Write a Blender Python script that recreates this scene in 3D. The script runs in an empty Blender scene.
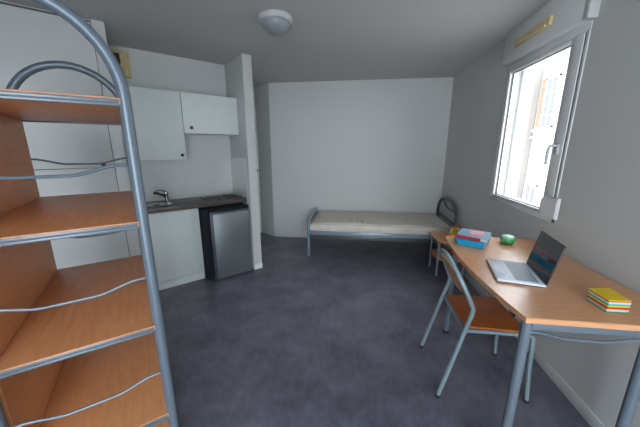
import bpy, bmesh, math, random
from mathutils import Vector, Matrix, Euler
random.seed(7)
S = bpy.context.scene
COL = S.collection
R = math.radians

# ---------------------------------------------------------------- camera
cd = bpy.data.cameras.new('camera')
cam = bpy.data.objects.new('camera', cd); COL.objects.link(cam)
cam.location = (0, 0, 1.47)
cam.rotation_euler = (R(90 - 13.22), 0, R(7.4))
cd.sensor_fit = 'HORIZONTAL'; cd.sensor_width = 36.0
cd.lens = 275.9 * 36.0 / 640.0
cd.clip_start = 0.02; cd.clip_end = 200
S.camera = cam

# ---------------------------------------------------------------- world, light, exposure
W = bpy.data.worlds.new('world'); S.world = W; W.use_nodes = True
bg = W.node_tree.nodes['Background']
bg.inputs['Color'].default_value = (0.90, 0.955, 1.0, 1)
bg.inputs['Strength'].default_value = 7.5
S.view_settings.view_transform = 'Standard'
S.view_settings.look = 'None'
S.view_settings.gamma = 1.0
S.view_settings.use_curve_mapping = False
S.view_settings.exposure = 0.30

def area(name, loc, direction, sx, sy, power, color, portal=False):
    l = bpy.data.lights.new(name, 'AREA'); l.shape = 'RECTANGLE'; l.size = sx; l.size_y = sy
    l.energy = power; l.color = color
    o = bpy.data.objects.new(name, l); COL.objects.link(o)
    o.location = loc
    o.rotation_euler = Vector(direction).to_track_quat('-Z', 'Z').to_euler()
    if portal: l.cycles.is_portal = True
    return o
# daylight entering through the glazed door behind the camera

area('rear_window_daylight', (0.40, -1.62, 1.20), (-0.12, 1, -0.40), 1.5, 2.0, 27, (0.72, 0.885, 1.0))

# ---------------------------------------------------------------- materials
def newmat(name):
    m = bpy.data.materials.new(name); m.use_nodes = True
    nt = m.node_tree; b = nt.nodes['Principled BSDF']
    return m, nt, b
def simple(name, col, rough=0.5, metal=0.0, spec=0.5, bump=0.0, bscale=200, var=0.0, vscale=8, alpha=None, trans=0.0):
    m, nt, b = newmat(name)
    b.inputs['Base Color'].default_value = (*col, 1)
    b.inputs['Roughness'].default_value = rough
    b.inputs['Metallic'].default_value = metal
    b.inputs['Specular IOR Level'].default_value = spec
    b.inputs['Transmission Weight'].default_value = trans
    tc = nt.nodes.new('ShaderNodeTexCoord')
    if var:
        n = nt.nodes.new('ShaderNodeTexNoise'); n.inputs['Scale'].default_value = vscale; n.inputs['Detail'].default_value = 6
        nt.links.new(tc.outputs['Object'], n.inputs['Vector'])
        mx = nt.nodes.new('ShaderNodeValToRGB')
        mx.color_ramp.elements[0].position = 0.3; mx.color_ramp.elements[1].position = 0.7
        mx.color_ramp.elements[0].color = (*[c * (1 - var) for c in col], 1)
        mx.color_ramp.elements[1].color = (*[min(1, c * (1 + var)) for c in col], 1)
        nt.links.new(n.outputs['Fac'], mx.inputs['Fac']); nt.links.new(mx.outputs['Color'], b.inputs['Base Color'])
    if bump:
        n2 = nt.nodes.new('ShaderNodeTexNoise'); n2.inputs['Scale'].default_value = bscale; n2.inputs['Detail'].default_value = 4
        nt.links.new(tc.outputs['Object'], n2.inputs['Vector'])
        bp = nt.nodes.new('ShaderNodeBump'); bp.inputs['Strength'].default_value = bump; bp.inputs['Distance'].default_value = 0.01
        nt.links.new(n2.outputs['Fac'], bp.inputs['Height']); nt.links.new(bp.outputs['Normal'], b.inputs['Normal'])
    return m
def wood(name, c1, c2, rough=0.35, scale=(2, 30, 30), spec=0.5):
    m, nt, b = newmat(name)
    tc = nt.nodes.new('ShaderNodeTexCoord'); mp = nt.nodes.new('ShaderNodeMapping'); mp.inputs['Scale'].default_value = scale
    n = nt.nodes.new('ShaderNodeTexNoise'); n.inputs['Scale'].default_value = 3; n.inputs['Detail'].default_value = 7; n.inputs['Distortion'].default_value = 0.4
    r = nt.nodes.new('ShaderNodeValToRGB'); r.color_ramp.elements[0].position = 0.3; r.color_ramp.elements[1].position = 0.72
    r.color_ramp.elements[0].color = (*c1, 1); r.color_ramp.elements[1].color = (*c2, 1)
    nt.links.new(tc.outputs['Object'], mp.inputs['Vector']); nt.links.new(mp.outputs['Vector'], n.inputs['Vector'])
    nt.links.new(n.outputs['Fac'], r.inputs['Fac']); nt.links.new(r.outputs['Color'], b.inputs['Base Color'])
    b.inputs['Roughness'].default_value = rough; b.inputs['Specular IOR Level'].default_value = spec
    return m
def floor_mat():
    m, nt, b = newmat('vinyl_floor')
    tc = nt.nodes.new('ShaderNodeTexCoord')
    n1 = nt.nodes.new('ShaderNodeTexNoise'); n1.inputs['Scale'].default_value = 3.2; n1.inputs['Detail'].default_value = 9; n1.inputs['Roughness'].default_value = 0.68
    n2 = nt.nodes.new('ShaderNodeTexNoise'); n2.inputs['Scale'].default_value = 26; n2.inputs['Detail'].default_value = 6; n2.inputs['Roughness'].default_value = 0.7
    r1 = nt.nodes.new('ShaderNodeValToRGB'); r1.color_ramp.elements[0].position = 0.36; r1.color_ramp.elements[1].position = 0.66
    r1.color_ramp.elements[0].color = (0.088, 0.086, 0.112, 1); r1.color_ramp.elements[1].color = (0.172, 0.172, 0.215, 1)
    r2 = nt.nodes.new('ShaderNodeValToRGB'); r2.color_ramp.elements[0].position = 0.32; r2.color_ramp.elements[1].position = 0.7
    r2.color_ramp.elements[0].color = (0.84, 0.83, 0.83, 1); r2.color_ramp.elements[1].color = (1.14, 1.14, 1.17, 1)
    mx = nt.nodes.new('ShaderNodeMix'); mx.data_type = 'RGBA'; mx.blend_type = 'MULTIPLY'; mx.inputs['Factor'].default_value = 1
    for n in (n1, n2): nt.links.new(tc.outputs['Object'], n.inputs['Vector'])
    nt.links.new(n1.outputs['Fac'], r1.inputs['Fac']); nt.links.new(n2.outputs['Fac'], r2.inputs['Fac'])
    nt.links.new(r1.outputs['Color'], mx.inputs['A']); nt.links.new(r2.outputs['Color'], mx.inputs['B'])
    nt.links.new(mx.outputs['Result'], b.inputs['Base Color'])
    b.inputs['Roughness'].default_value = 0.30; b.inputs['Specular IOR Level'].default_value = 0.5
    bp = nt.nodes.new('ShaderNodeBump'); bp.inputs['Strength'].default_value = 0.06; bp.inputs['Distance'].default_value = 0.002
    nt.links.new(n2.outputs['Fac'], bp.inputs['Height']); nt.links.new(bp.outputs['Normal'], b.inputs['Normal'])
    return m
def brickmat(name, c1, c2, mortar, scale, bw, bh, ms, rough, bump=0.2, vec_rot=None):
    m, nt, b = newmat(name)
    tc = nt.nodes.new('ShaderNodeTexCoord'); mp = nt.nodes.new('ShaderNodeMapping')
    if vec_rot: mp.inputs['Rotation'].default_value = vec_rot
    br = nt.nodes.new('ShaderNodeTexBrick'); br.offset = 0 if bw == bh else 0.5
    br.inputs['Color1'].default_value = (*c1, 1); br.inputs['Color2'].default_value = (*c2, 1); br.inputs['Mortar'].default_value = (*mortar, 1)
    br.inputs['Scale'].default_value = scale; br.inputs['Brick Width'].default_value = bw; br.inputs['Row Height'].default_value = bh
    br.inputs['Mortar Size'].default_value = ms
    nt.links.new(tc.outputs['Object'], mp.inputs['Vector']); nt.links.new(mp.outputs['Vector'], br.inputs['Vector'])
    nt.links.new(br.outputs['Color'], b.inputs['Base Color'])
    b.inputs['Roughness'].default_value = rough
    return m
M = {}
M['wall'] = simple('painted_plaster', (0.575, 0.580, 0.575), 0.75, spec=0.2, bump=0.08, bscale=90)
M['ceiling'] = simple('ceiling_paint', (0.53, 0.528, 0.52), 0.8, spec=0.2, bump=0.05, bscale=120)
M['floor'] = floor_mat()
M['white'] = simple('white_laminate', (0.68, 0.725, 0.72), 0.4, var=0.02)
M['closetwhite'] = simple('closet_laminate', (0.62, 0.635, 0.635), 0.45, var=0.02)
M['edge'] = simple('dark_gap', (0.10, 0.10, 0.10), 0.7)
M['pvc'] = simple('white_pvc', (0.72, 0.73, 0.73), 0.35)
M['pvcgrey'] = simple('grey_pvc', (0.50, 0.51, 0.52), 0.4)
M['yellowed'] = simple('yellowed_plastic', (0.62, 0.50, 0.27), 0.5, var=0.15, vscale=30)
M['yellowed_pale'] = simple('pale_yellowed_plastic', (0.66, 0.55, 0.34), 0.5)
M['dark'] = simple('black_plastic', (0.02, 0.02, 0.022), 0.4)
M['knobbrown'] = simple('brown_knob', (0.13, 0.045, 0.02), 0.4)
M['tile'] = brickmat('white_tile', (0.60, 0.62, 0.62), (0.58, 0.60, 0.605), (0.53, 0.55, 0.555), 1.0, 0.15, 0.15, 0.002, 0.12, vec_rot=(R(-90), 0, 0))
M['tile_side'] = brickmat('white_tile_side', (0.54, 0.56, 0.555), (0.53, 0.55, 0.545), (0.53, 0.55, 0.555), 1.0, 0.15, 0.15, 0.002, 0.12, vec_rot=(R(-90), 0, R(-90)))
M['counter'] = wood('counter_laminate', (0.040, 0.033, 0.030), (0.115, 0.098, 0.088), 0.38, (3, 22, 22))
M['steel'] = simple('stainless_steel', (0.60, 0.61, 0.62), 0.22, metal=1.0)
M['fridge'] = simple('brushed_steel_door', (0.24, 0.26, 0.275), 0.42, metal=0.75, var=0.06, vscale=3)
M['fridgeside'] = simple('dark_grey_fridge_body', (0.012, 0.014, 0.018), 0.8, spec=0.2)
M['fridgetrim'] = simple('blue_grey_trim', (0.035, 0.050, 0.068), 0.4)
M['hob'] = simple('hob_enamel', (0.035, 0.045, 0.052), 0.25)
M['chrome'] = simple('chrome', (0.55, 0.56, 0.58), 0.12, metal=1.0)
M['tube'] = simple('blue_grey_lacquered_tube', (0.135, 0.170, 0.210), 0.34, metal=0.15, spec=0.5)
M['bedtube'] = simple('grey_lacquered_tube', (0.215, 0.285, 0.345), 0.32, metal=0.2, spec=0.6)
M['headtube'] = simple('shaded_grey_tube', (0.085, 0.090, 0.100), 0.4, metal=0.2)  # darker than bedtube: backlit shade of the head arch put into the colour
M['chairtube'] = simple('pale_grey_green_tube', (0.215, 0.285, 0.315), 0.34, metal=0.15, spec=0.5)
M['beech'] = wood('beech_laminate', (0.62, 0.300, 0.145), (0.72, 0.370, 0.190), 0.25, (3, 26, 26))
M['beech_shelf'] = wood('beech_shelf_board', (0.56, 0.235, 0.098), (0.66, 0.295, 0.130), 0.42, (22, 2.5, 22), spec=0.4)
M['beech_edge'] = wood('beech_edge', (0.60, 0.36, 0.21), (0.72, 0.45, 0.28), 0.4)
M['seat'] = wood('orange_plywood', (0.36, 0.095, 0.018), (0.50, 0.145, 0.030), 0.3, (3, 24, 24))
M['back'] = wood('backrest_plywood', (0.52, 0.26, 0.120), (0.62, 0.33, 0.16), 0.35, (24, 24, 3))
M['mattress'] = simple('beige_mattress_ticking', (0.62, 0.575, 0.52), 0.85, spec=0.15, var=0.05, vscale=14, bump=0.25, bscale=160)
M['piping'] = simple('beige_piping', (0.44, 0.41, 0.37), 0.8)
M['rubber'] = simple('black_rubber', (0.012, 0.012, 0.014), 0.6)
M['lampglass'] = simple('opal_glass', (0.27, 0.29, 0.31), 0.3)
M['lampbase'] = simple('lamp_base_white', (0.50, 0.51, 0.52), 0.4)
M['alu'] = simple('silver_aluminium', (0.76, 0.82, 0.90), 0.38)
M['keys'] = simple('grey_keys', (0.16, 0.20, 0.25), 0.45)
M['screen'] = simple('black_glass_screen', (0.012, 0.016, 0.022), 0.08, spec=0.7)
M['bluebox'] = simple('bright_blue_plastic', (0.012, 0.38, 0.66), 0.35, spec=0.5)
M['red'] = simple('crimson_cover', (0.36, 0.012, 0.035), 0.45)
M['greyblue'] = simple('grey_blue_cover', (0.20, 0.34, 0.47), 0.45)
M['paper'] = simple('paper', (0.62, 0.66, 0.72), 0.7)
M['pink'] = simple('pink_paper', (0.80, 0.34, 0.38), 0.6)
M['green'] = simple('green_glass', (0.10, 0.50, 0.20), 0.12, trans=0.35)
M['greenpale'] = simple('pale_green_film', (0.40, 0.70, 0.48), 0.25)
M['gold'] = simple('golden_brown', (0.60, 0.38, 0.05), 0.35, var=0.4, vscale=40)
M['orangebrown'] = simple('orange_brown', (0.30, 0.06, 0.015), 0.5)
M['p_mint'] = simple('mint_paper', (0.40, 0.60, 0.50), 0.6)
M['p_dkgreen'] = simple('green_paper', (0.05, 0.17, 0.10), 0.6)
M['p_red'] = simple('red_paper', (0.60, 0.035, 0.008), 0.6)
M['p_yellow'] = simple('yellow_paper', (0.82, 0.58, 0.008), 0.55)
M['p_teal'] = simple('teal_paper', (0.03, 0.38, 0.38), 0.6)
M['p_ice'] = simple('ice_blue_paper', (0.46, 0.62, 0.66), 0.6)
M['p_orange'] = simple('orange_red_paper', (0.66, 0.10, 0.015), 0.6)
M['facade'] = simple('white_render', (0.40, 0.39, 0.38), 0.85, var=0.03, vscale=0.5)
M['facade2'] = simple('beige_render', (0.20, 0.19, 0.175), 0.85, var=0.03, vscale=0.5)
M['brick'] = brickmat('orange_brick', (0.20, 0.10, 0.065), (0.18, 0.085, 0.06), (0.2, 0.15, 0.12), 1.0, 0.25, 0.08, 0.008, 0.85, vec_rot=(R(-90), 0, R(-90)))
M['extglass'] = simple('exterior_pane', (0.12, 0.13, 0.14), 0.9, spec=0.0)
M['ground'] = simple('street_asphalt', (0.25, 0.25, 0.25), 0.9)
def glassmat():
    m = bpy.data.materials.new('window_glass'); m.use_nodes = True; nt = m.node_tree
    nt.nodes.clear()
    o = nt.nodes.new('ShaderNodeOutputMaterial'); t = nt.nodes.new('ShaderNodeBsdfTransparent'); g = nt.nodes.new('ShaderNodeBsdfGlossy')
    g.inputs['Roughness'].default_value = 0.02
    lw = nt.nodes.new('ShaderNodeLayerWeight'); lw.inputs['Blend'].default_value = 0.5
    f = nt.nodes.new('ShaderNodeMath'); f.operation = 'POWER'; f.inputs[1].default_value = 4.0
    nt.links.new(lw.outputs['Facing'], f.inputs[0]); mx = nt.nodes.new('ShaderNodeMixShader')
    nt.links.new(f.outputs[0], mx.inputs[0]); nt.links.new(t.outputs[0], mx.inputs[1]); nt.links.new(g.outputs[0], mx.inputs[2]); nt.links.new(mx.outputs[0], o.inputs[0])
    return m
M['glass'] = glassmat()

# ---------------------------------------------------------------- mesh helpers
def link(name, bm, mat, parent=None, smooth=False, mats=None):
    bmesh.ops.recalc_face_normals(bm, faces=bm.faces[:])
    me = bpy.data.meshes.new(name); bm.to_mesh(me); bm.free()
    for m in (mats or [mat]): me.materials.append(m)
    if smooth:
        for p in me.polygons: p.use_smooth = True
        try: me.set_sharp_from_angle(angle=R(40))
        except Exception: pass
    o = bpy.data.objects.new(name, me); COL.objects.link(o)
    if parent: o.parent = parent
    return o
def add_box(bm, x0, x1, y0, y1, z0, z1, bevel=0.0, seg=2, mi=0):
    r = bmesh.ops.create_cube(bm, size=1.0)
    vs = r['verts']
    bmesh.ops.scale(bm, vec=(abs(x1 - x0), abs(y1 - y0), abs(z1 - z0)), verts=vs)
    bmesh.ops.translate(bm, vec=((x0 + x1) / 2, (y0 + y1) / 2, (z0 + z1) / 2), verts=vs)
    fs = set(f for v in vs for f in v.link_faces)
    for f in fs: f.material_index = mi
    if bevel > 0:
        es = list(set(e for v in vs for e in v.link_edges))
        bmesh.ops.bevel(bm, geom=es, offset=bevel, segments=seg, affect='EDGES', profile=0.5)
def box(name, b, mat, parent=None, bevel=0.0, seg=2):
    bm = bmesh.new(); add_box(bm, *b, bevel=bevel, seg=seg)
    return link(name, bm, mat, parent, smooth=bevel > 0)
def add_tube(bm, pts, r, n=12, caps=True, rx=None):
    pts = [Vector(p) for p in pts]
    rings = []; prev = None
    for i, p in enumerate(pts):
        if i == 0: t = pts[1] - p
        elif i == len(pts) - 1: t = p - pts[i - 1]
        else: t = (pts[i + 1] - p).normalized() + (p - pts[i - 1]).normalized()
        t.normalize()
        if prev is None:
            u = t.cross(Vector((0, 0, 1)))
            if u.length < 1e-3: u = t.cross(Vector((1, 0, 0)))
        else:
            u = prev - t * prev.dot(t)
        u.normalize(); v = t.cross(u); prev = u
        rr = r[i] if isinstance(r, (list, tuple)) else r
        rings.append([bm.verts.new(p + (u * math.cos(a) + v * math.sin(a)) * rr) for a in [2 * math.pi * k / n for k in range(n)]])
    for a, b in zip(rings, rings[1:]):
        for k in range(n): bm.faces.new((a[k], a[(k + 1) % n], b[(k + 1) % n], b[k]))
    if caps:
        bm.faces.new(rings[0][::-1]); bm.faces.new(rings[-1])
def tube(name, pts, r, mat, parent=None, n=12):
    bm = bmesh.new(); add_tube(bm, pts, r, n)
    return link(name, bm, mat, parent, smooth=True)
def add_lathe(bm, prof, c=(0, 0, 0), n=32):
    c = Vector(c); rings = []
    for r, z in prof:
        rings.append([bm.verts.new(c + Vector((max(r, 1e-4) * math.cos(2 * math.pi * k / n), max(r, 1e-4) * math.sin(2 * math.pi * k / n), z))) for k in range(n)])
    for a, b in zip(rings, rings[1:]):
        for k in range(n): bm.faces.new((a[k], a[(k + 1) % n], b[(k + 1) % n], b[k]))
    bm.faces.new(rings[0][::-1]); bm.faces.new(rings[-1])
def lathe(name, prof, c, mat, parent=None, n=32):
    bm = bmesh.new(); add_lathe(bm, prof, c, n)
    return link(name, bm, mat, parent, smooth=True)
def prism(name, poly, z0, z1, mat, parent=None, bevel=0.0, seg=2):
    bm = bmesh.new()
    a = [bm.verts.new((x, y, z0)) for x, y in poly]; b = [bm.verts.new((x, y, z1)) for x, y in poly]
    bm.faces.new(a[::-1]); bm.faces.new(b); n = len(poly)
    for i in range(n): bm.faces.new((a[i], a[(i + 1) % n], b[(i + 1) % n], b[i]))
    if bevel:
        es = [e for e in bm.edges if abs(e.verts[0].co.z - e.verts[1].co.z) < 1e-6]
        bmesh.ops.bevel(bm, geom=es, offset=bevel, segments=seg, affect='EDGES')
    return link(name, bm, mat, parent, smooth=bevel > 0)
def catmull(pts, n=8):
    P = [Vector(p) for p in pts]; P = [P[0] * 2 - P[1]] + P + [P[-1] * 2 - P[-2]]; out = []
    for i in range(1, len(P) - 2):
        for k in range(n):
            t = k / n
            out.append(0.5 * ((2 * P[i]) + (P[i + 1] - P[i - 1]) * t + (2 * P[i - 1] - 5 * P[i] + 4 * P[i + 1] - P[i + 2]) * t * t + (3 * P[i] - P[i - 1] - 3 * P[i + 1] + P[i + 2]) * t ** 3))
    out.append(P[-2]); return out
def thing(name, label, cat, loc=(0, 0, 0), rz=0.0, group=None):
    o = bpy.data.objects.new(name, None); COL.objects.link(o); o.empty_display_size = 0.1
    o.location = loc; o.rotation_euler = (0, 0, rz); o['label'] = label; o['category'] = cat
    if group: o['group'] = group
    return o
def tag(o, label, cat, group=None):
    o['label'] = label; o['category'] = cat
    if group: o['group'] = group
    return o
def struct(o, label=None):
    o['kind'] = 'structure'
    return o
def wbox(name, b, mat, **k): return struct(box(name, b, mat, **k))

# kitchen frame: s along the kitchen run (45 degrees), d away from the viewer
KR = R(45)
def kxy(s, d): return (0.70711 * s - 0.70711 * d, 0.70711 * s + 0.70711 * d)
def kthing(name, label, cat, s, d, z=0.0, group=None):
    x, y = kxy(s, d); return thing(name, label, cat, (x, y, z), KR, group)
def kplace(o, s=0, d=0, z=0):
    x, y = kxy(s, d); o.location = (x, y, z); o.rotation_euler = (0, 0, KR); return o

# ---------------------------------------------------------------- room shell
CE = 2.445; WX = 1.317; BY = 4.405
wbox('floor', (-3.45, WX + 0.30, -1.85, 5.75, -0.12, 0.0), M['floor'])
wbox('ceiling', (-3.45, WX + 0.30, -1.85, 5.75, CE, CE + 0.15), M['ceiling'])
# right wall, one mesh with the window opening
WY0, WY1, WZ0, WZ1 = 1.972, 2.885, 0.985, 2.190
bm = bmesh.new()
T = 0.20
add_box(bm, WX, WX + T, -1.60, WY0, 0, CE); add_box(bm, WX, WX + T, WY1, BY + 0.25, 0, CE)
add_box(bm, WX, WX + T, WY0, WY1, 0, WZ0); add_box(bm, WX, WX + T, WY0, WY1, WZ1, CE)
struct(link('wall_right', bm, M['wall']))
# far wall, ends at a corner on the left and turns back into the hallway
struct(prism('wall_back', [(WX, BY), (-1.365, BY), (-1.65, 4.60), (-1.60, 5.60), (WX, 5.60)], 0, CE, M['wall']))
# kitchen wall
o = wbox('wall_kitchen', (-0.90, 1.303, 3.57, 3.69, 0, CE), M['wall']); kplace(o)
o = wbox('wall_partition', (1.303, 1.408, 3.035, 3.69, 0, CE), M['wall'], bevel=0.002); kplace(o)
# hallway wall behind the partition with the door
bm = bmesh.new(); add_box(bm, 0.20, 2.30, 4.44, 4.54, 0, CE); add_box(bm, 0.20, 0.30, 3.69, 4.44, 0, CE)  # short end wall is unseen, added to stop outside light leaking in
o = struct(link('wall_hallway', bm, M['wall'])); kplace(o)
wbox('wall_left', (-3.35, -3.20, -1.60, 2.0, 0, CE), M['wall'])
# wall behind the viewer, with a glazed opening
bm = bmesh.new()
add_box(bm, -3.35, -0.40, -1.75, -1.60, 0, CE); add_box(bm, 1.20, WX + T, -1.75, -1.60, 0, CE)
add_box(bm, -0.40, 1.20, -1.75, -1.60, 2.28, CE); add_box(bm, -0.40, 1.20, -1.75, -1.60, 0, 0.10)
struct(link('wall_rear', bm, M['wall']))
bm = bmesh.new()
for b in ((-0.40, -0.34, -1.72, -1.64, 0.10, 2.28), (1.14, 1.20, -1.72, -1.64, 0.10, 2.28), (0.37, 0.43, -1.72, -1.64, 0.10, 2.28), (-0.34, 1.14, -1.72, -1.64, 0.10, 0.17), (-0.34, 1.14, -1.72, -1.64, 2.21, 2.28)):
    add_box(bm, *b)
struct(link('window_2', bm, M['pvc']))
# skirting
wbox('baseboard_right', (WX - 0.013, WX, -1.60, BY, 0, 0.075), M['wall'], bevel=0.003)
wbox('baseboard_back', (-1.36, WX - 0.013, BY - 0.012, BY, 0, 0.065), M['wall'], bevel=0.003)
o = wbox('baseboard_partition', (1.303, 1.408, 3.026, 3.035, 0, 0.06), M['pvc']); kplace(o)

# hallway door
dr = box('door_1', (1.20, 2.060, 4.412, 4.439, 0.008, 2.03), M['white']); kplace(dr); struct(dr)
kb = lathe('door_knob', [(0.010, 0), (0.012, 0.025), (0.026, 0.035), (0.028, 0.05), (0.018, 0.062), (0.001, 0.064)], (0, 0, 0), M['dark'], dr, 16)
kb.rotation_euler = (R(90), 0, 0); kb.location = (2.018, 4.412, 1.11)
fr = bmesh.new(); add_box(fr, 2.061, 2.078, 4.408, 4.439, 0, 2.06); add_box(fr, 1.18, 2.078, 4.408, 4.439, 2.03, 2.06)
f = link('door_frame', fr, M['pvc'], dr)

# ---------------------------------------------------------------- window on the right wall
win = bmesh.new()
fx0, fx1 = WX - 0.005, WX + 0.060
add_box(win, fx0, fx1, WY0, WY1, WZ0, WZ0 + 0.045, bevel=0.004); add_box(win, fx0, fx1, WY0, WY1, WZ1 - 0.05, WZ1, bevel=0.004)
add_box(win, fx0, fx1, WY0, WY0 + 0.022, WZ0 + 0.045, WZ1 - 0.05, bevel=0.004); add_box(win, fx0, fx1, WY1 - 0.03, WY1, WZ0 + 0.045, WZ1 - 0.05, bevel=0.004)
wn = struct(link('window_1', win, M['pvc'], smooth=True))
GY0, GY1, GZ0, GZ1 = 2.100, 2.803, 1.050, 2.108
sb = bmesh.new()
a0, a1 = WY0 + 0.028, WY1 - 0.034
sx0, sx1 = WX - 0.012, WX + 0.050
add_box(sb, sx0, sx1, a0, GY0, WZ0 + 0.048, WZ1 - 0.053, bevel=0.006); add_box(sb, sx0, sx1, GY1, a1, WZ0 + 0.048, WZ1 - 0.053, bevel=0.006)
add_box(sb, sx0, sx1, GY0, GY1, WZ0 + 0.048, GZ0, bevel=0.006); add_box(sb, sx0, sx1, GY0, GY1, GZ1, WZ1 - 0.053, bevel=0.006)
sash = link('window_sash', sb, M['pvc'], wn, smooth=True)
gk = bmesh.new()
for b in ((GY0, GY1, GZ0, GZ0 + 0.006), (GY0, GY1, GZ1 - 0.006, GZ1), (GY0, GY0 + 0.006, GZ0, GZ1), (GY1 - 0.006, GY1, GZ0, GZ1)):
    add_box(gk, WX + 0.006, WX + 0.018, *b)
link('gasket', gk, M['dark'], sash)
box('window_pane', (WX + 0.020, WX + 0.026, GY0 - 0.008, GY1 + 0.008, GZ0 - 0.008, GZ1 + 0.008), M['glass'], wn)
box('window_seam', (WX - 0.0062, WX - 0.004, WY0 + 0.0225, WY0 + 0.0300, WZ0 + 0.05, WZ1 - 0.06), M['dark'], wn)
# handle
hb = bmesh.new(); add_box(hb, WX - 0.022, WX - 0.011, 2.030, 2.062, 1.435, 1.505, bevel=0.004)
add_tube(hb, catmull([(WX - 0.018, 2.046, 1.490), (WX - 0.045, 2.047, 1.490), (WX - 0.056, 2.055, 1.480), (WX - 0.058, 2.06, 1.44), (WX - 0.056, 2.062, 1.365)], 5), 0.0095, 10)
link('window_handle', hb, M['pvcgrey'], wn, smooth=True)
# exterior reveal guide rail for the roller shutter, far jamb
box('shutter_guide', (WX + 0.12, WX + 0.16, WY1 - 0.030, WY1 - 0.001, WZ0 + 0.021, WZ1 - 0.001), M['pvcgrey'], wn)
box('exterior_sill', (WX + 0.062, WX + 0.25, WY0 + 0.002, WY1 - 0.002, WZ0, WZ0 + 0.02), M['pvc'], wn)
# strap winder cover at the lower right corner
wc = thing('strap_winder', 'grey-white rounded plastic cover on the lower right corner of the window frame', 'cover', (WX - 0.012, 2.012, 1.012))
bm = bmesh.new()
poly = [(-0.092, 0.005), (-0.092, 0.145), (0.045, 0.145), (0.072, 0.120), (0.080, 0.075), (0.072, 0.030), (0.045, 0.005)]
va = [bm.verts.new((-0.020, y, z)) for y, z in poly]; vb = [bm.verts.new((0.0, y, z)) for y, z in poly]
bm.faces.new(va[::-1]); bm.faces.new(vb)
for i in range(len(poly)): bm.faces.new((va[i], va[(i + 1) % len(poly)], vb[(i + 1) % len(poly)], vb[i]))
bmesh.ops.bevel(bm, geom=[e for e in bm.edges if abs(e.verts[0].co.x + 0.020) < 1e-5 and abs(e.verts[1].co.x + 0.020) < 1e-5], offset=0.006, segments=2, affect='EDGES')
link('cover', bm, M['pvc'], wc, smooth=True)
box('strap_slot', (-0.014, -0.004, -0.074, -0.064, -0.018, 0.005), M['dark'], wc)
# shutter box and trickle vent
st = thing('roller_shutter_box', 'long white roller shutter box fixed above the window up to the ceiling', 'shutter box', (WX, 2.41, 2.19))
box('casing', (-0.050, 0.0, -0.43, 0.490, 0.0, CE - 2.19 - 0.001), M['pvc'], st, bevel=0.005)
box('end_cap', (-0.053, 0.0, -0.470, -0.431, -0.003, CE - 2.19 - 0.001), M['pvcgrey'], st, bevel=0.002)
vt = thing('trickle_vent', 'yellowed slotted air inlet strip on the white shutter box', 'vent', (WX - 0.050, 2.470, 2.270))
bm = bmesh.new()
add_box(bm, -0.024, 0.0, -0.215, 0.215, 0.0, 0.062, bevel=0.010, seg=3)
link('vent_body', bm, M['yellowed'], vt, smooth=True)
box('vent_hood', (-0.030, -0.021, -0.18, 0.19, 0.004, 0.024), M['yellowed_pale'], vt, bevel=0.003)
box('vent_slot', (-0.0235, -0.0215, -0.05, 0.165, 0.028, 0.036), M['dark'], vt)

# ---------------------------------------------------------------- outside
gd = wbox('street', (2.0, 60, -30, 60, -8.2, -8.0), M['ground'])
bl = thing('facing_building', 'sunlit white rendered building across the street seen through the window', 'building', (9.0, 12, -8))
bm = bmesh.new(); add_box(bm, 0, 3, -14, 4.1, 0, 13.3)
link('wall', bm, M['facade'], bl)
for z in (9.96, 10.3):
    box('cornice', (-0.12, 0.0, -14, 4.1, z, z + 0.14), M['facade'], bl)
for (y0, y1, z0, z1) in ((14.70, 15.60, 2.45, 4.75), (14.95, 15.85, -1.30, -0.30)):
    fr = bmesh.new()
    add_box(fr, -0.06, 0.02, y0 - 12, y0 - 12 + 0.09, z0 + 8, z1 + 8); add_box(fr, -0.06, 0.02, y1 - 12 - 0.09, y1 - 12, z0 + 8, z1 + 8)
    add_box(fr, -0.06, 0.02, (y0 + y1) / 2 - 12 - 0.05, (y0 + y1) / 2 - 12 + 0.05, z0 + 8, z1 + 8)
    add_box(fr, -0.06, 0.02, y0 - 12, y1 - 12, z1 + 8 - 0.09, z1 + 8); add_box(fr, -0.06, 0.02, y0 - 12, y1 - 12, z0 + 8, z0 + 8.08)
    if z1 - z0 > 1.5: add_box(fr, -0.06, 0.02, y0 - 12 + 0.09, y1 - 12.09, z0 + 8 + 0.55, z0 + 8 + 0.62); add_box(fr, -0.06, 0.02, y0 - 12 + 0.09, y1 - 12.09, z1 + 8 - 0.75, z1 + 8 - 0.68)
    w = link('window', fr, M['facade'], bl)
    box('pane', (-0.03, 0.0, y0 - 12 + 0.05, y1 - 12 - 0.05, z0 + 8 + 0.04, z1 + 8 - 0.04), M['extglass'], w)
    if z1 - z0 > 1.5:
        box('brick_surround', (-0.05, 0.0, y1 - 12, y1 - 12 + 0.38, z0 + 8.1, z1 + 8), M['brick'], bl)
b2 = thing('neighbouring_building', 'pale beige rendered block standing beyond the white building across the street', 'building', (9.0, 19, -8))
box('wall', (-0.3, 3, -2.85, 8, 0, 14.3), M['facade2'], b2)
box('roof_cornice', (-0.5, 3, -2.89, 8, 14.3, 14.5), M['facade'], b2)

# ---------------------------------------------------------------- closet (left) in the kitchen frame
cl = kthing('wardrobe', 'tall white built-in wardrobe left of the sink unit, up to the ceiling', 'wardrobe', -0.375, 3.28)
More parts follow.
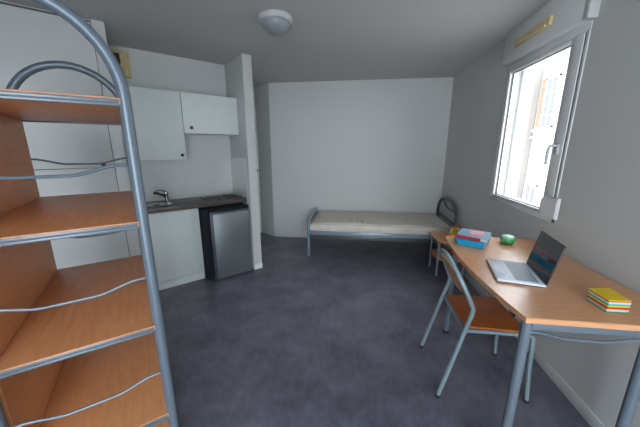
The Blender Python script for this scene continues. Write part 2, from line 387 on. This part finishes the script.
# local: x = s + 0.375, y = d - 3.28 ; front at y = -0.298
box('body', (-0.525, 0.528, -0.278, 0.288, 0.0, CE - 0.004), M['closetwhite'], cl)
def cdoor(name, x0, x1, z0, z1, knob=None):
    o = box(name, (x0, x1, -0.298, -0.279, z0, z1), M['closetwhite'], cl, bevel=0.0015)
    if knob:
        kk = lathe('knob', [(0.007, 0), (0.008, 0.012), (0.016, 0.018), (0.017, 0.026), (0.010, 0.032), (0.001, 0.033)], (0, 0, 0), M['dark'], o, 16)
        kk.rotation_euler = (R(90), 0, 0); kk.location = (knob[0], -0.298, knob[1])
cdoor('door', -0.49, 0.440, 1.316, CE - 0.030, (0.368, 1.346))
cdoor('door', -0.49, 0.440, 0.010, 1.311)
box('side_panel', (0.4445, 0.528, -0.298, -0.279, 0.0, CE - 0.004), M['closetwhite'], cl, bevel=0.0015)
box('door_gap', (-0.50, 0.528, -0.283, -0.2785, 0.0, CE - 0.012), M['edge'], cl)

# ---------------------------------------------------------------- kitchenette
ux = kthing('wall_cupboard', 'tall white wall cupboard with a black knob above the sink', 'cupboard', 0.43, 3.41, 1.36)
box('body', (-0.272, 0.276, -0.14, 0.158, 0.0, 0.673), M['white'], ux)
o = box('door', (-0.272, 0.276, -0.160, -0.141, 0.0, 0.673), M['white'], ux, bevel=0.0015)
kk = lathe('knob', [(0.007, 0), (0.008, 0.012), (0.016, 0.018), (0.017, 0.026), (0.010, 0.032), (0.001, 0.033)], (0, 0, 0), M['dark'], o, 16)
kk.rotation_euler = (R(90), 0, 0); kk.location = (0.232, -0.160, 0.045)
ux = kthing('wall_cupboard', 'short white wall cupboard with a brown knob next to the partition, above the hob', 'cupboard', 1.005, 3.41, 1.63)
box('body', (-0.293, 0.294, -0.14, 0.158, 0.0, 0.403), M['white'], ux)
o = box('door', (-0.293, 0.294, -0.160, -0.141, 0.0, 0.403), M['white'], ux, bevel=0.0015)
kk = lathe('knob', [(0.008, 0), (0.009, 0.012), (0.017, 0.018), (0.018, 0.027), (0.011, 0.033), (0.001, 0.034)], (0, 0, 0), M['knobbrown'], o, 16)
kk.rotation_euler = (R(90), 0, 0); kk.location = (-0.225, -0.160, 0.055)
box('seam_strip', (-0.2985, -0.2935, -0.155, 0.15, 0.002, 0.40), M['edge'], ux)
# backsplash tiles
o = kthing('tile_backsplash', 'pale glazed square wall tiles between the worktop and the wall cupboards', 'tiles', 0.728, 3.563, 0.893)
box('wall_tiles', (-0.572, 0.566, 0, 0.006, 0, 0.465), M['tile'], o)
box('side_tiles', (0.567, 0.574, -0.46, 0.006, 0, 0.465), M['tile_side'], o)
# worktop
wt = kthing('kitchen_worktop', 'dark brown wood-effect worktop over the sink unit and the fridge', 'worktop', 0.728, 3.36, 0.842)
box('worktop_board', (-0.572, 0.572, -0.222, 0.205, 0.0, 0.050), M['counter'], wt, bevel=0.004)
sk = kthing('sink', 'small stainless steel sink set into the left end of the worktop', 'sink', 0.375, 3.315, 0.8925)
bm = bmesh.new(); prof = [(0.165, 0.0), (0.170, 0.004), (0.155, 0.006), (0.146, 0.003), (0.138, -0.03), (0.02, -0.042), (0.001, -0.042)]
add_lathe(bm, [(0.150, 0.0), (0.152, 0.004), (0.142, 0.006), (0.132, 0.004), (0.125, 0.0012), (0.03, 0.0008)], (0, 0, 0), 40)
o = link('basin', bm, M['steel'], sk, smooth=True); o.scale = (1.0, 0.92, 1)
box('drainer', (-0.20, -0.10, -0.12, 0.12, 0, 0.003), M['steel'], sk, bevel=0.001)
lathe('drain', [(0.03, 0.0009), (0.03, 0.003), (0.018, 0.004), (0.001, 0.004)], (0.0, 0.0, 0), M['dark'], sk, 20)
tp = kthing('mixer_tap', 'chrome mixer tap with a lever standing behind the sink', 'tap', 0.500, 3.475, 0.893)
lathe('tap_body', [(0.026, 0), (0.026, 0.008), (0.020, 0.012), (0.019, 0.075), (0.022, 0.085), (0.020, 0.105), (0.008, 0.112), (0.001, 0.113)], (0, 0, 0), M['chrome'], tp, 20)
tube('spout', catmull([(0, 0, 0.05), (-0.045, -0.035, 0.082), (-0.105, -0.085, 0.118), (-0.118, -0.096, 0.118), (-0.122, -0.10, 0.105)], 5), [0.0125] * 21, M['dark'], tp)
tube('lever', [(0, 0, 0.105), (-0.03, -0.025, 0.128), (-0.10, -0.05, 0.137)], [0.010, 0.008, 0.006], M['chrome'], tp)
hb = kthing('electric_hob', 'black two-plate electric hob at the partition end of the worktop', 'hob', 1.065, 3.345, 0.8925)
box('hob_top', (-0.205, 0.205, -0.150, 0.150, 0, 0.010), M['hob'], hb, bevel=0.003)
for sx in (-0.1, 0.1):
    lathe('hot_plate', [(0.082, 0.0102), (0.084, 0.016), (0.078, 0.019), (0.05, 0.019), (0.048, 0.017), (0.001, 0.017)], (sx, 0.02, 0), M['dark'], hb, 28)
for sx in (-0.06, 0.06):
    lathe('control_knob', [(0.014, 0.0102), (0.013, 0.024), (0.001, 0.025)], (sx, -0.118, 0), M['dark'], hb, 16)
# base cabinet
bc = kthing('base_cabinet', 'white base cabinet under the sink beside the fridge', 'cabinet', 0.455, 3.37)
box('body', (-0.298, 0.292, -0.190, 0.195, 0.0, 0.840), M['white'], bc)
o = box('door', (-0.298, 0.292, -0.210, -0.191, 0.085, 0.830), M['white'], bc, bevel=0.002)
box('plinth', (-0.298, 0.292, -0.206, -0.191, 0.0, 0.082), M['white'], bc)
# fridge
fg = kthing('fridge', 'small table-top fridge with a grey steel door under the worktop', 'fridge', 1.038, 3.245)
box('body', (-0.285, 0.222, -0.20, 0.20, 0.025, 0.830), M['fridgeside'], fg, bevel=0.004)
d = box('door', (-0.222, 0.218, -0.250, -0.204, 0.012, 0.798), M['fridgetrim'], fg, bevel=0.006)
box('door_skin', (-0.190, 0.212, -0.2545, -0.2495, 0.022, 0.775), M['fridge'], d, bevel=0.003)
box('top_trim', (-0.222, 0.222, -0.245, -0.204, 0.802, 0.830), M['fridgeside'], fg, bevel=0.003)
for sx in (-0.19, 0.19):
    for sy in (-0.17, 0.17):
        lathe('foot', [(0.016, 0), (0.016, 0.026), (0.001, 0.0265)], (sx, sy, 0), M['rubber'], fg, 12)
# narrow filler panel between fridge and partition
o = kthing('filler_panel', 'narrow pale blue-grey upright panel between the fridge and the partition', 'panel', 1.284, 3.35)
box('panel', (-0.014, 0.014, -0.265, 0.20, 0.0, 0.830), simple('pale_blue_panel', (0.30, 0.38, 0.43), 0.4), o)
# wall ventilation grille
vg = kthing('ventilation_grille', 'yellowed square ventilation grille high on the kitchen wall', 'vent', 0.250, 3.568, 2.165)
box('grille_frame', (-0.09, 0.09, -0.035, 0.0, 0.0, 0.235), M['yellowed'], vg, bevel=0.006)
bm = bmesh.new()
add_box(bm, -0.060, 0.012, -0.0365, -0.0352, 0.110, 0.205)
link('opening', bm, M['dark'], vg)

# ---------------------------------------------------------------- ceiling lamp
lp = thing('ceiling_lamp', 'round white flush ceiling lamp with an opal dome, switched off', 'lamp', (-0.645, 2.33, CE))
lathe('lamp_base', [(0.128, 0.0), (0.130, -0.012), (0.124, -0.035), (0.112, -0.042), (0.001, -0.042)], (0, 0, 0), M['lampbase'], lp, 48)
lathe('lamp_shade', [(0.108, -0.0425), (0.106, -0.055), (0.090, -0.082), (0.060, -0.102), (0.028, -0.112), (0.012, -0.118), (0.001, -0.119)], (0, 0, 0), M['lampglass'], lp, 48)

# ---------------------------------------------------------------- bookshelf, near left
# local frame: +x = towards the frame's right post, +y = away from the viewer
bs = thing('bookshelf', 'tall beech shelving unit in an arched blue-grey tube frame at the left foreground', 'bookshelf', (-0.768, 0.884, 0), R(40.4))
SW, SD, TR = 0.494, 0.89, 0.0190
PW = 0.458
def FW(y): return 0.478 if y == 0 else SW
zs = [1.631, 1.216, 0.792, 0.365, -0.0]
zs[4] = 0.055
def arch_path(y):
    SW = FW(y)
    pts = [(0, y, 0.012), (0, y, 0.6), (0, y, 1.2), (0, y, 1.60)]
    for k in range(0, 25):
        a = math.pi * k / 24
        pts.append((-SW / 2 + SW / 2 * math.cos(a), y, 1.635 + 0.262 * math.sin(a)))
    pts += [(-SW, y, 1.60), (-SW, y, 1.2), (-SW, y, 0.6), (-SW, y, 0.012)]
    return pts
for y in (0, SD):
    fr = tube('end_frame', arch_path(y), TR, M['tube'], bs, 16)
    for x in (0, -FW(y)):
        lathe('rubber_foot', [(0.023, 0.0), (0.023, 0.02), (0.001, 0.021)], (x, y, 0), M['rubber'], fr, 14)
def sag(x0, x1, y, z, dz, n=24):
    pts = []
    for i in range(n + 1):
        t = i / n; e = min(t, 1 - t) / 0.36
        e = min(1, max(0, (e - 0.12) / 0.88)); e = e * e * (3 - 2 * e)
        pts.append((x0 + (x1 - x0) * t, y, z - dz * e))
    return pts
for i, z in enumerate(zs):
    box('shelf_board', (-PW + 0.001, -0.006, -0.014, SD + 0.006, z - 0.020, z), M['beech_shelf'], bs, bevel=0.002)
    for y in (0, SD):
        r = bmesh.new(); s = 1 if y == 0 else -1
        y0, y1 = (y - 0.018, y - 0.0065) if y == 0 else (y + 0.0065, y + 0.014)
        add_box(r, -FW(y) + TR * 0.8, -TR * 0.8, y0, y1, z - 0.027, z - 0.0165, bevel=0.003)
        add_box(r, -FW(y) + TR * 0.8, -TR * 0.8, y0 + 0.002, y1, z - 0.0165, z - 0.0045, bevel=0.003)
        link('end_rail', r, M['tube'], bs, smooth=True)
for z in zs[1:4]:
    for y in (0, SD):
        tube('guard_rod', sag(-FW(y) + TR, -TR, y, z + 0.200, 0.030), 0.0052, M['tube'], bs, 8)
pz = bmesh.new(); add_box(pz, -PW - 0.010, -PW, 0.030, SD + 0.010, 0.02, 1.628)
link('back_panel', pz, M['beech_shelf'], bs)

# ---------------------------------------------------------------- bed
bed = thing('bed', 'single metal bed with arched end frames standing against the far wall', 'bed', (0.325, 3.96, 0))
# local x -0.945..0.945, y -0.41..0.39
fx, hx = -0.945, 0.945; yn, yf = -0.41, 0.40
def hoop(x, z0, ztop, rr, hy, n=12):
    pts = [(x, yn, 0.012), (x, yn, z0 * 0.5), (x, yn, z0)]
    c = (yn + yf) / 2; a = (yf - yn) / 2
    for k in range(1, 24):
        t = math.pi * k / 24
        pts.append((x, c - a * math.copysign(abs(math.cos(t)) ** hy, math.cos(t)), z0 + (ztop - z0) * abs(math.sin(t)) ** hy))
    pts += [(x, yf, z0), (x, yf, z0 * 0.5), (x, yf, 0.012)]
    return pts
ft = tube('foot_frame', hoop(fx, 0.455, 0.525, 0.02, 0.22), 0.019, M['bedtube'], bed, 14)
hd = tube('head_frame', hoop(hx, 0.50, 0.79, 0.02, 0.80), 0.021, M['headtube'], bed, 14)
tube('swag_bar', [(hx, 0.22, 0.755), (hx, 0.15, 0.745), (hx, 0.06, 0.695), (hx, -0.06, 0.67), (hx, -0.20, 0.67), (hx, -0.36, 0.675)], 0.010, M['headtube'], hd, 8)
tube('cross_bar', [(hx, yn + 0.02, 0.52), (hx, yf - 0.02, 0.52)], 0.010, M['headtube'], hd, 8)
for y in (yn, yf):
    box('side_rail', (fx + 0.012, hx - 0.012, y - 0.014, y + 0.014, 0.335, 0.385), M['bedtube'], bed, bevel=0.004)
    box('lower_rail', (fx + 0.012, hx - 0.012, y - 0.010, y + 0.010, 0.280, 0.335), M['headtube'], bed, bevel=0.004)
for x in (fx, hx):
    box('end_rail', (x - 0.012, x + 0.012, yn + 0.015, yf - 0.015, 0.30, 0.335), M['bedtube'], bed, bevel=0.003)
for i in range(14):
    x = fx + 0.11 + i * (hx - fx - 0.22) / 13
    box('slat', (x - 0.03, x + 0.03, yn + 0.014, yf - 0.014, 0.372, 0.380), M['beech'], bed)
for x in (fx, hx):
    for y in (yn, yf):
        lathe('rubber_foot', [(0.021, 0.0), (0.021, 0.016), (0.001, 0.017)], (x, y, 0), M['rubber'], ft if x == fx else hd, 14)
# mattress
mt = thing('mattress', 'thin beige mattress without sheets lying on the bed', 'mattress', (0.325, 3.955, 0.386))
bm = bmesh.new(); add_box(bm, -0.915, 0.915, -0.395, 0.395, 0.0, 0.115)
bmesh.ops.subdivide_edges(bm, edges=bm.edges[:], cuts=1)
bmesh.ops.delete(bm, geom=bm.verts[:], context='VERTS')
NX, NY = 150, 44
def mh(x, y):
    h = 0.113
    ex = min(1, (0.915 - abs(x)) / 0.05); ey = min(1, (0.395 - abs(y)) / 0.05)
    h -= 0.022 * (1 - ex) ** 2 + 0.022 * (1 - ey) ** 2
    w = math.exp(-((x + 0.25) / 0.16) ** 2) * 1.0 + 0.30
    h += 0.0075 * w * math.sin(x * 95 + 3 * math.sin(y * 7) + 1.3 * math.sin(x * 23)) * math.exp(-((y + 0.16) / 0.20) ** 2)
    h += 0.003 * math.sin(x * 9 + y * 5)
    return h
g = [[bm.verts.new((-0.915 + 1.83 * i / NX, -0.395 + 0.79 * j / NY, mh(-0.915 + 1.83 * i / NX, -0.395 + 0.79 * j / NY))) for j in range(NY + 1)] for i in range(NX + 1)]
for i in range(NX):
    for j in range(NY): bm.faces.new((g[i][j], g[i + 1][j], g[i + 1][j + 1], g[i][j + 1]))
ring = [g[i][0] for i in range(NX + 1)] + [g[NX][j] for j in range(1, NY + 1)] + [g[i][NY] for i in range(NX - 1, -1, -1)] + [g[0][j] for j in range(NY - 1, 0, -1)]
lv = [ring]
for zz, out in ((0.075, 0.010), (0.045, 0.012), (0.015, 0.008), (0.0, -0.004)):
    cur = []
    for v in ring:
        x, y = v.co.x, v.co.y; w = 0.002 * math.sin(x * 90) if abs(y) > 0.39 else 0
        cur.append(bm.verts.new((x + math.copysign(out, x) * (abs(x) > 0.91), y + math.copysign(out + w, y) * (abs(y) > 0.39), zz)))
    lv.append(cur)
for a, b in zip(lv, lv[1:]):
    for k in range(len(a)): bm.faces.new((a[k], a[(k + 1) % len(a)], b[(k + 1) % len(a)], b[k]))
bm.faces.new(lv[-1])
link('mattress_cover', bm, M['mattress'], mt, smooth=True)
tube('piping', [(-0.915, -0.398, 0.094), (0.915, -0.398, 0.094)], 0.004, M['piping'], mt, 8)
tube('piping', [(-0.918, -0.395, 0.094), (-0.918, 0.395, 0.094)], 0.004, M['piping'], mt, 8)

# ---------------------------------------------------------------- bedside table
ns = thing('bedside_table', 'small two-tier beech bedside table with tube legs between bed and desk', 'side table', (1.115, 3.27, 0))
def nspoly(s):
    return [(-0.175 * s, 0.20 * s), (-0.175 * s, -0.12 * s), (-0.10 * s, -0.20 * s), (0.10 * s, -0.20 * s), (0.175 * s, -0.12 * s), (0.175 * s, 0.20 * s)]
prism('table_top', nspoly(1), 0.432, 0.455, M['beech'], ns, bevel=0.003)
prism('lower_shelf', nspoly(0.90), 0.215, 0.235, M['beech'], ns, bevel=0.003)
for x, y in ((-0.15, 0.17), (-0.145, -0.115), (0.145, -0.115), (0.15, 0.17)):
    l = tube('leg', [(x, y, 0.010), (x, y, 0.431)], 0.0125, M['bedtube'], ns, 12)
    lathe('rubber_foot', [(0.014, 0.0), (0.014, 0.014), (0.001, 0.015)], (x, y, 0), M['rubber'], l, 12)
# golden ornament on it
gb = thing('golden_ornament', 'small golden-brown rounded ornament on the bedside table', 'ornament', (1.12, 3.15, 0.456))
gb.scale = (1.25, 1.25, 1.15)
lathe('ornament_base', [(0.030, 0), (0.048, 0.012), (0.052, 0.035), (0.036, 0.055), (0.018, 0.062), (0.001, 0.062)], (0, 0, 0), M['gold'], gb, 20)
bm = bmesh.new()
for a, rz in ((0.2, 0.0), (1.3, 0.4), (2.5, -0.3)):
    pts = [(0.036 * math.cos(t) * math.cos(a), 0.036 * math.cos(t) * math.sin(a), 0.095 + 0.034 * math.sin(t)) for t in [2 * math.pi * k / 18 for k in range(19)]]
    add_tube(bm, pts, 0.011, 8)
link('ornament_loops', bm, M['gold'], gb, smooth=True)
lathe('ornament_knot', [(0.001, 0.125), (0.015, 0.128), (0.020, 0.140), (0.012, 0.150), (0.001, 0.152)], (0, 0, 0), M['orangebrown'], gb, 14)

# ---------------------------------------------------------------- desk
DZ = 0.82
dk = thing('desk', 'beech-topped desk with bowed front edge and blue-grey tube legs along the window wall', 'desk', (0.99, 1.59, 0))
def dl(x, y): return (x - 0.99, y - 1.59)
left = catmull([(0.683, 1.062, 0), (0.664, 1.22, 0), (0.650, 1.40, 0), (0.645, 1.60, 0), (0.650, 1.78, 0), (0.665, 1.95, 0), (0.692, 2.125, 0)], 5)
poly = [dl(WX - 0.008, 1.062)] + [dl(WX - 0.008, 2.145)] + [dl(v.x, v.y) for v in reversed(left)]
prism('desk_top', poly, DZ - 0.024, DZ, M['beech'], dk, bevel=0.003)
def dbox(name, x0, x1, y0, y1, z0, z1, m, b=0.003):
    return box(name, (x0 - 0.99, x1 - 0.99, y0 - 1.59, y1 - 1.59, z0, z1), m, dk, bevel=b)
dbox('end_rail', 0.715, 1.15, 1.078, 1.100, DZ - 0.062, DZ - 0.025, M['tube'])
dbox('end_rail', 0.780, 1.18, 2.100, 2.120, DZ - 0.062, DZ - 0.025, M['tube'])
dbox('side_rail', 0.700, 0.722, 1.11, 2.07, DZ - 0.066, DZ - 0.025, M['pvcgrey'])
dbox('side_rail', 1.160, 1.180, 1.11, 2.07, DZ - 0.066, DZ - 0.025, M['tube'])
dbox('rail_bracket', 0.694, 0.7005, 1.16, 1.20, DZ - 0.060, DZ - 0.030, M['dark'], 0.001)
for x, y in ((0.705, 1.088), (1.150, 1.088), (0.772, 2.110), (1.16, 2.110)):
    l = tube('leg', [(x - 0.99, y - 1.59, 0.012), (x - 0.99, y - 1.59, DZ - 0.025)], 0.0195, M['tube'], dk, 18)
    lathe('rubber_foot', [(0.0235, 0.0), (0.0235, 0.018), (0.001, 0.019)], (x - 0.99, y - 1.59, 0), M['rubber'], l, 14)
tube('wavy_rod', sag(0.722 - 0.99, 1.135 - 0.99, 1.088 - 1.59, 0.742, 0.020), 0.0055, M['tube'], dk, 8)
tube('wavy_rod', sag(0.772 - 0.99, 1.145 - 0.99, 2.075 - 1.59, 0.742, 0.020), 0.0055, M['tube'], dk, 8)

# ---------------------------------------------------------------- chair
ch = thing('desk_chair', 'chair with grey tube frame, orange plywood seat and arched back, pushed to the desk', 'chair', (0.80, 1.69, 0))
cx0, cy0 = 0.80, 1.69
def C3(x, y, z): return (x - cx0, y - cy0, z)
yN, yF = 1.475, 1.895
# rear legs and arched back in one bent tube
pts = [C3(0.532, yN - 0.012, 0.012), C3(0.60, yN, 0.27), C3(0.645, yN + 0.006, 0.46), C3(0.672, yN + 0.010, 0.555), C3(0.676, yN + 0.012, 0.59)]
def backpt(t):   # t: 0..pi
    u = math.sin(t) ** 0.85; a = 0.195
    yy = 1.685 - a * math.copysign(abs(math.cos(t)) ** 0.9, math.cos(t))
    z = 0.60 + 0.250 * u
    x = 0.675 - 0.118 * (u ** 1.0)
    return C3(x, yy, z)
for k in range(1, 24): pts.append(backpt(math.pi * k / 24))
pts += [C3(0.676, yF - 0.012, 0.59), C3(0.672, yF - 0.010, 0.555), C3(0.645, yF - 0.006, 0.46), C3(0.60, yF, 0.27), C3(0.532, yF + 0.004, 0.012)]
fr = tube('back_frame', pts, 0.0125, M['chairtube'], ch, 14)
for y in (yN - 0.012, yF + 0.004):
    lathe('rubber_foot', [(0.0145, 0), (0.0145, 0.018), (0.001, 0.019)], C3(0.532, y, 0), M['rubber'], fr, 12)
for y, sy in ((yN + 0.022, -1), (yF - 0.022, 1)):
    l = tube('front_leg', catmull([C3(1.045, y + sy * 0.006, 0.012), C3(1.030, y, 0.22), C3(1.018, y, 0.41), C3(1.006, y, 0.438), C3(0.98, y, 0.446)], 5) + [C3(0.66, y, 0.446)], 0.0115, M['chairtube'], ch, 12)
    lathe('rubber_foot', [(0.0135, 0), (0.0135, 0.018), (0.001, 0.019)], C3(1.045, y + sy * 0.006, 0), M['rubber'], l, 12)
tube('seat_crossbar', [C3(0.650, yN + 0.005, 0.446), C3(0.650, yF - 0.005, 0.446)], 0.0105, M['chairtube'], ch, 12)
tube('seat_crossbar', [C3(0.985, yN + 0.022, 0.440), C3(0.985, yF - 0.022, 0.440)], 0.0105, M['chairtube'], ch, 12)
sp = [C3(0.655, yN + 0.030, 0)[:2], C3(0.96, yN + 0.018, 0)[:2], C3(0.995, yN + 0.028, 0)[:2], C3(1.010, yN + 0.06, 0)[:2], C3(1.010, yF - 0.06, 0)[:2], C3(0.995, yF - 0.028, 0)[:2], C3(0.96, yF - 0.018, 0)[:2], C3(0.655, yF - 0.030, 0)[:2]]
prism('seat', sp, 0.458, 0.469, M['seat'], ch, bevel=0.003)
# backrest: plywood panel inside the arch, curved lower edge
bm = bmesh.new(); N = 20; top = []; bot = []
for side, off in ((0, -0.005), (1, 0.005)):
    for k in range(N + 1):
        s = -1 + 2 * k / N; yy = 0.178 * s
        zt = 0.60 + 0.225 * max(0.0, 1 - abs(s) ** 2.3) ** 0.5 * 0.98
        zb = 0.625 + 0.050 * abs(s) ** 2
        zt = max(zt, zb + 0.045)
        for z, L in ((zt, top), (zb, bot)):
            x = 0.676 - 0.118 * max(0, (z - 0.60) / 0.250) - 0.012 * (1 - s * s) + off
            L.append(bm.verts.new(C3(x, 1.685 + yy, z)))
n1 = N + 1
for k in range(N):
    bm.faces.new((bot[k], bot[k + 1], top[k + 1], top[k])); bm.faces.new((bot[n1 + k], top[n1 + k], top[n1 + k + 1], bot[n1 + k + 1]))
    bm.faces.new((top[k], top[k + 1], top[n1 + k + 1], top[n1 + k])); bm.faces.new((bot[k], bot[n1 + k], bot[n1 + k + 1], bot[k + 1]))
bm.faces.new((bot[0], top[0], top[n1], bot[n1])); bm.faces.new((bot[N], bot[n1 + N], top[n1 + N], top[N]))
link('backrest', bm, M['back'], ch, smooth=True)

# ---------------------------------------------------------------- laptop
LA = R(-13)
lt = thing('laptop', 'open silver laptop with a black screen on the desk', 'laptop', (0.848, 1.488, DZ + 0.001), LA)
box('base', (-0.101, 0.101, -0.141, 0.141, 0.003, 0.016), M['alu'], lt, bevel=0.003)
box('underside', (-0.098, 0.098, -0.138, 0.138, 0.0, 0.003), M['dark'], lt)
kbd = box('keyboard', (-0.018, 0.076, -0.122, 0.122, 0.0158, 0.0166), M['keys'], lt)
bm = bmesh.new()
for r_ in range(5):
    for c_ in range(14):
        x = -0.014 + r_ * 0.0172; y = -0.118 + c_ * 0.01705
        if r_ == 0 and 4 <= c_ <= 8:
            if c_ == 4: add_box(bm, x, x + 0.0135, y, y + 0.0815, 0.0166, 0.0178)
            continue
        add_box(bm, x, x + 0.0135, y, y + 0.0135, 0.0166, 0.0178)
ks = link('keys', bm, simple('pale_grey_keys', (0.30, 0.36, 0.42), 0.45), kbd)
box('touchpad', (-0.088, -0.030, -0.05, 0.045, 0.0158, 0.0163), simple('touchpad_silver', (0.66, 0.72, 0.80), 0.45), lt)
lid = box('lid', (-0.0030, 0.0035, -0.141, 0.141, 0.0, 0.205), M['dark'], lt, bevel=0.002)
lid.location = (0.100, 0, 0.014); lid.rotation_euler = (0, R(12), 0)
box('screen', (-0.0046, -0.0034, -0.137, 0.137, 0.006, 0.201), M['screen'], lid)
tube('hinge', [(0.102, -0.11, 0.013), (0.102, 0.11, 0.013)], 0.0055, M['dark'], lt, 10)

# ---------------------------------------------------------------- stack of sticky note pads
pads = [('p_dkgreen', 0.004, 'thin dark green pad lying directly on the desk under the coloured stack', 0.000),
        ('p_mint', 0.011, 'pale mint green pad, second from the bottom of the coloured stack', 0.001),
        ('p_red', 0.009, 'red paper pad in the lower half of the coloured stack', -0.001),
        ('p_yellow', 0.005, 'thin yellow pad between the red and teal pads of the stack', 0.002),
        ('p_teal', 0.009, 'teal paper pad in the middle of the coloured stack', 0.003),
        ('p_ice', 0.009, 'ice blue paper pad just above the teal one in the stack', 0.001),
        ('p_orange', 0.006, 'orange-red pad directly below the yellow pad topping the stack', -0.001),
        ('p_yellow', 0.003, 'bright yellow pad topping the coloured stack on the desk', -0.001)]
z = DZ + 0.0005
for m, h, lab, off in pads:
    o = prism('note_pad', [(-0.047, -0.054), (0.036, -0.054), (0.046, 0.054), (-0.047, 0.045)], 0, h - 0.0002, M[m])
    o.location = (1.072 + off * 0.6, 1.200 + off, z); o.rotation_euler = (0, 0, R(2 + off * 300))
    tag(o, lab, 'note pad', 'coloured paper pads stacked on the desk'); z += h

# ---------------------------------------------------------------- blue box, book, pink pad, green jar
bb = thing('blue_box', 'bright blue plastic box at the far end of the desk', 'box', (0.838, 1.985, DZ + 0.0005), R(-35))
bm = bmesh.new()
def rect(z, hx_, hy_): return [bm.verts.new((sx * hx_, sy * hy_, z)) for sx, sy in ((-1, -1), (1, -1), (1, 1), (-1, 1))]
rs = [rect(0, 0.083, 0.098), rect(0.036, 0.090, 0.105), rect(0.038, 0.093, 0.108), rect(0.041, 0.093, 0.108), rect(0.041, 0.087, 0.102), rect(0.004, 0.080, 0.095)]
for a, b in zip(rs, rs[1:]):
    for k in range(4): bm.faces.new((a[k], a[(k + 1) % 4], b[(k + 1) % 4], b[k]))
bm.faces.new(rs[0][::-1]); bm.faces.new(rs[-1])
bmesh.ops.bevel(bm, geom=[e for e in bm.edges if abs(e.verts[0].co.z - e.verts[1].co.z) > 0.01], offset=0.012, segments=3, affect='EDGES')
link('tray', bm, M['bluebox'], bb, smooth=True)
box('box_contents', (-0.076, 0.076, -0.090, 0.090, 0.006, 0.039), M['bluebox'], bb)
bk = thing('book', 'grey-blue book with a crimson spine lying on the blue box', 'book', (0.838, 2.000, DZ + 0.0420), R(-31))
box('cover', (-0.092, 0.100, -0.100, 0.100, 0.0, 0.003), M['greyblue'], bk)
box('cover', (-0.092, 0.100, -0.100, 0.100, 0.019, 0.022), M['greyblue'], bk)
box('pages', (-0.088, 0.096, -0.096, 0.096, 0.003, 0.019), M['paper'], bk)
box('spine', (-0.094, 0.062, -0.1045, -0.1005, 0.0, 0.022), M['red'], bk)
pk = tag(prism('sticky_note_pad', [(-0.048, -0.04), (0.038, -0.045), (0.045, 0.035), (-0.035, 0.042)], 0, 0.008, M['pink']), 'pink sticky note pad on top of the grey-blue book', 'note pad')
pk.location = (0.862, 2.000, DZ + 0.0642); pk.rotation_euler = (0, 0, R(-20))
gj = thing('green_jar', 'small squat green glass dish at the far end of the desk by the wall', 'dish', (1.075, 2.01, DZ + 0.0005))
lathe('dish', [(0.030, 0.0), (0.040, 0.006), (0.046, 0.022), (0.044, 0.036), (0.040, 0.040), (0.001, 0.040)], (0, 0, 0), M['green'], gj, 28)
lathe('lid', [(0.041, 0.0402), (0.040, 0.050), (0.032, 0.056), (0.001, 0.057)], (0, 0, 0), M['greenpale'], gj, 28)
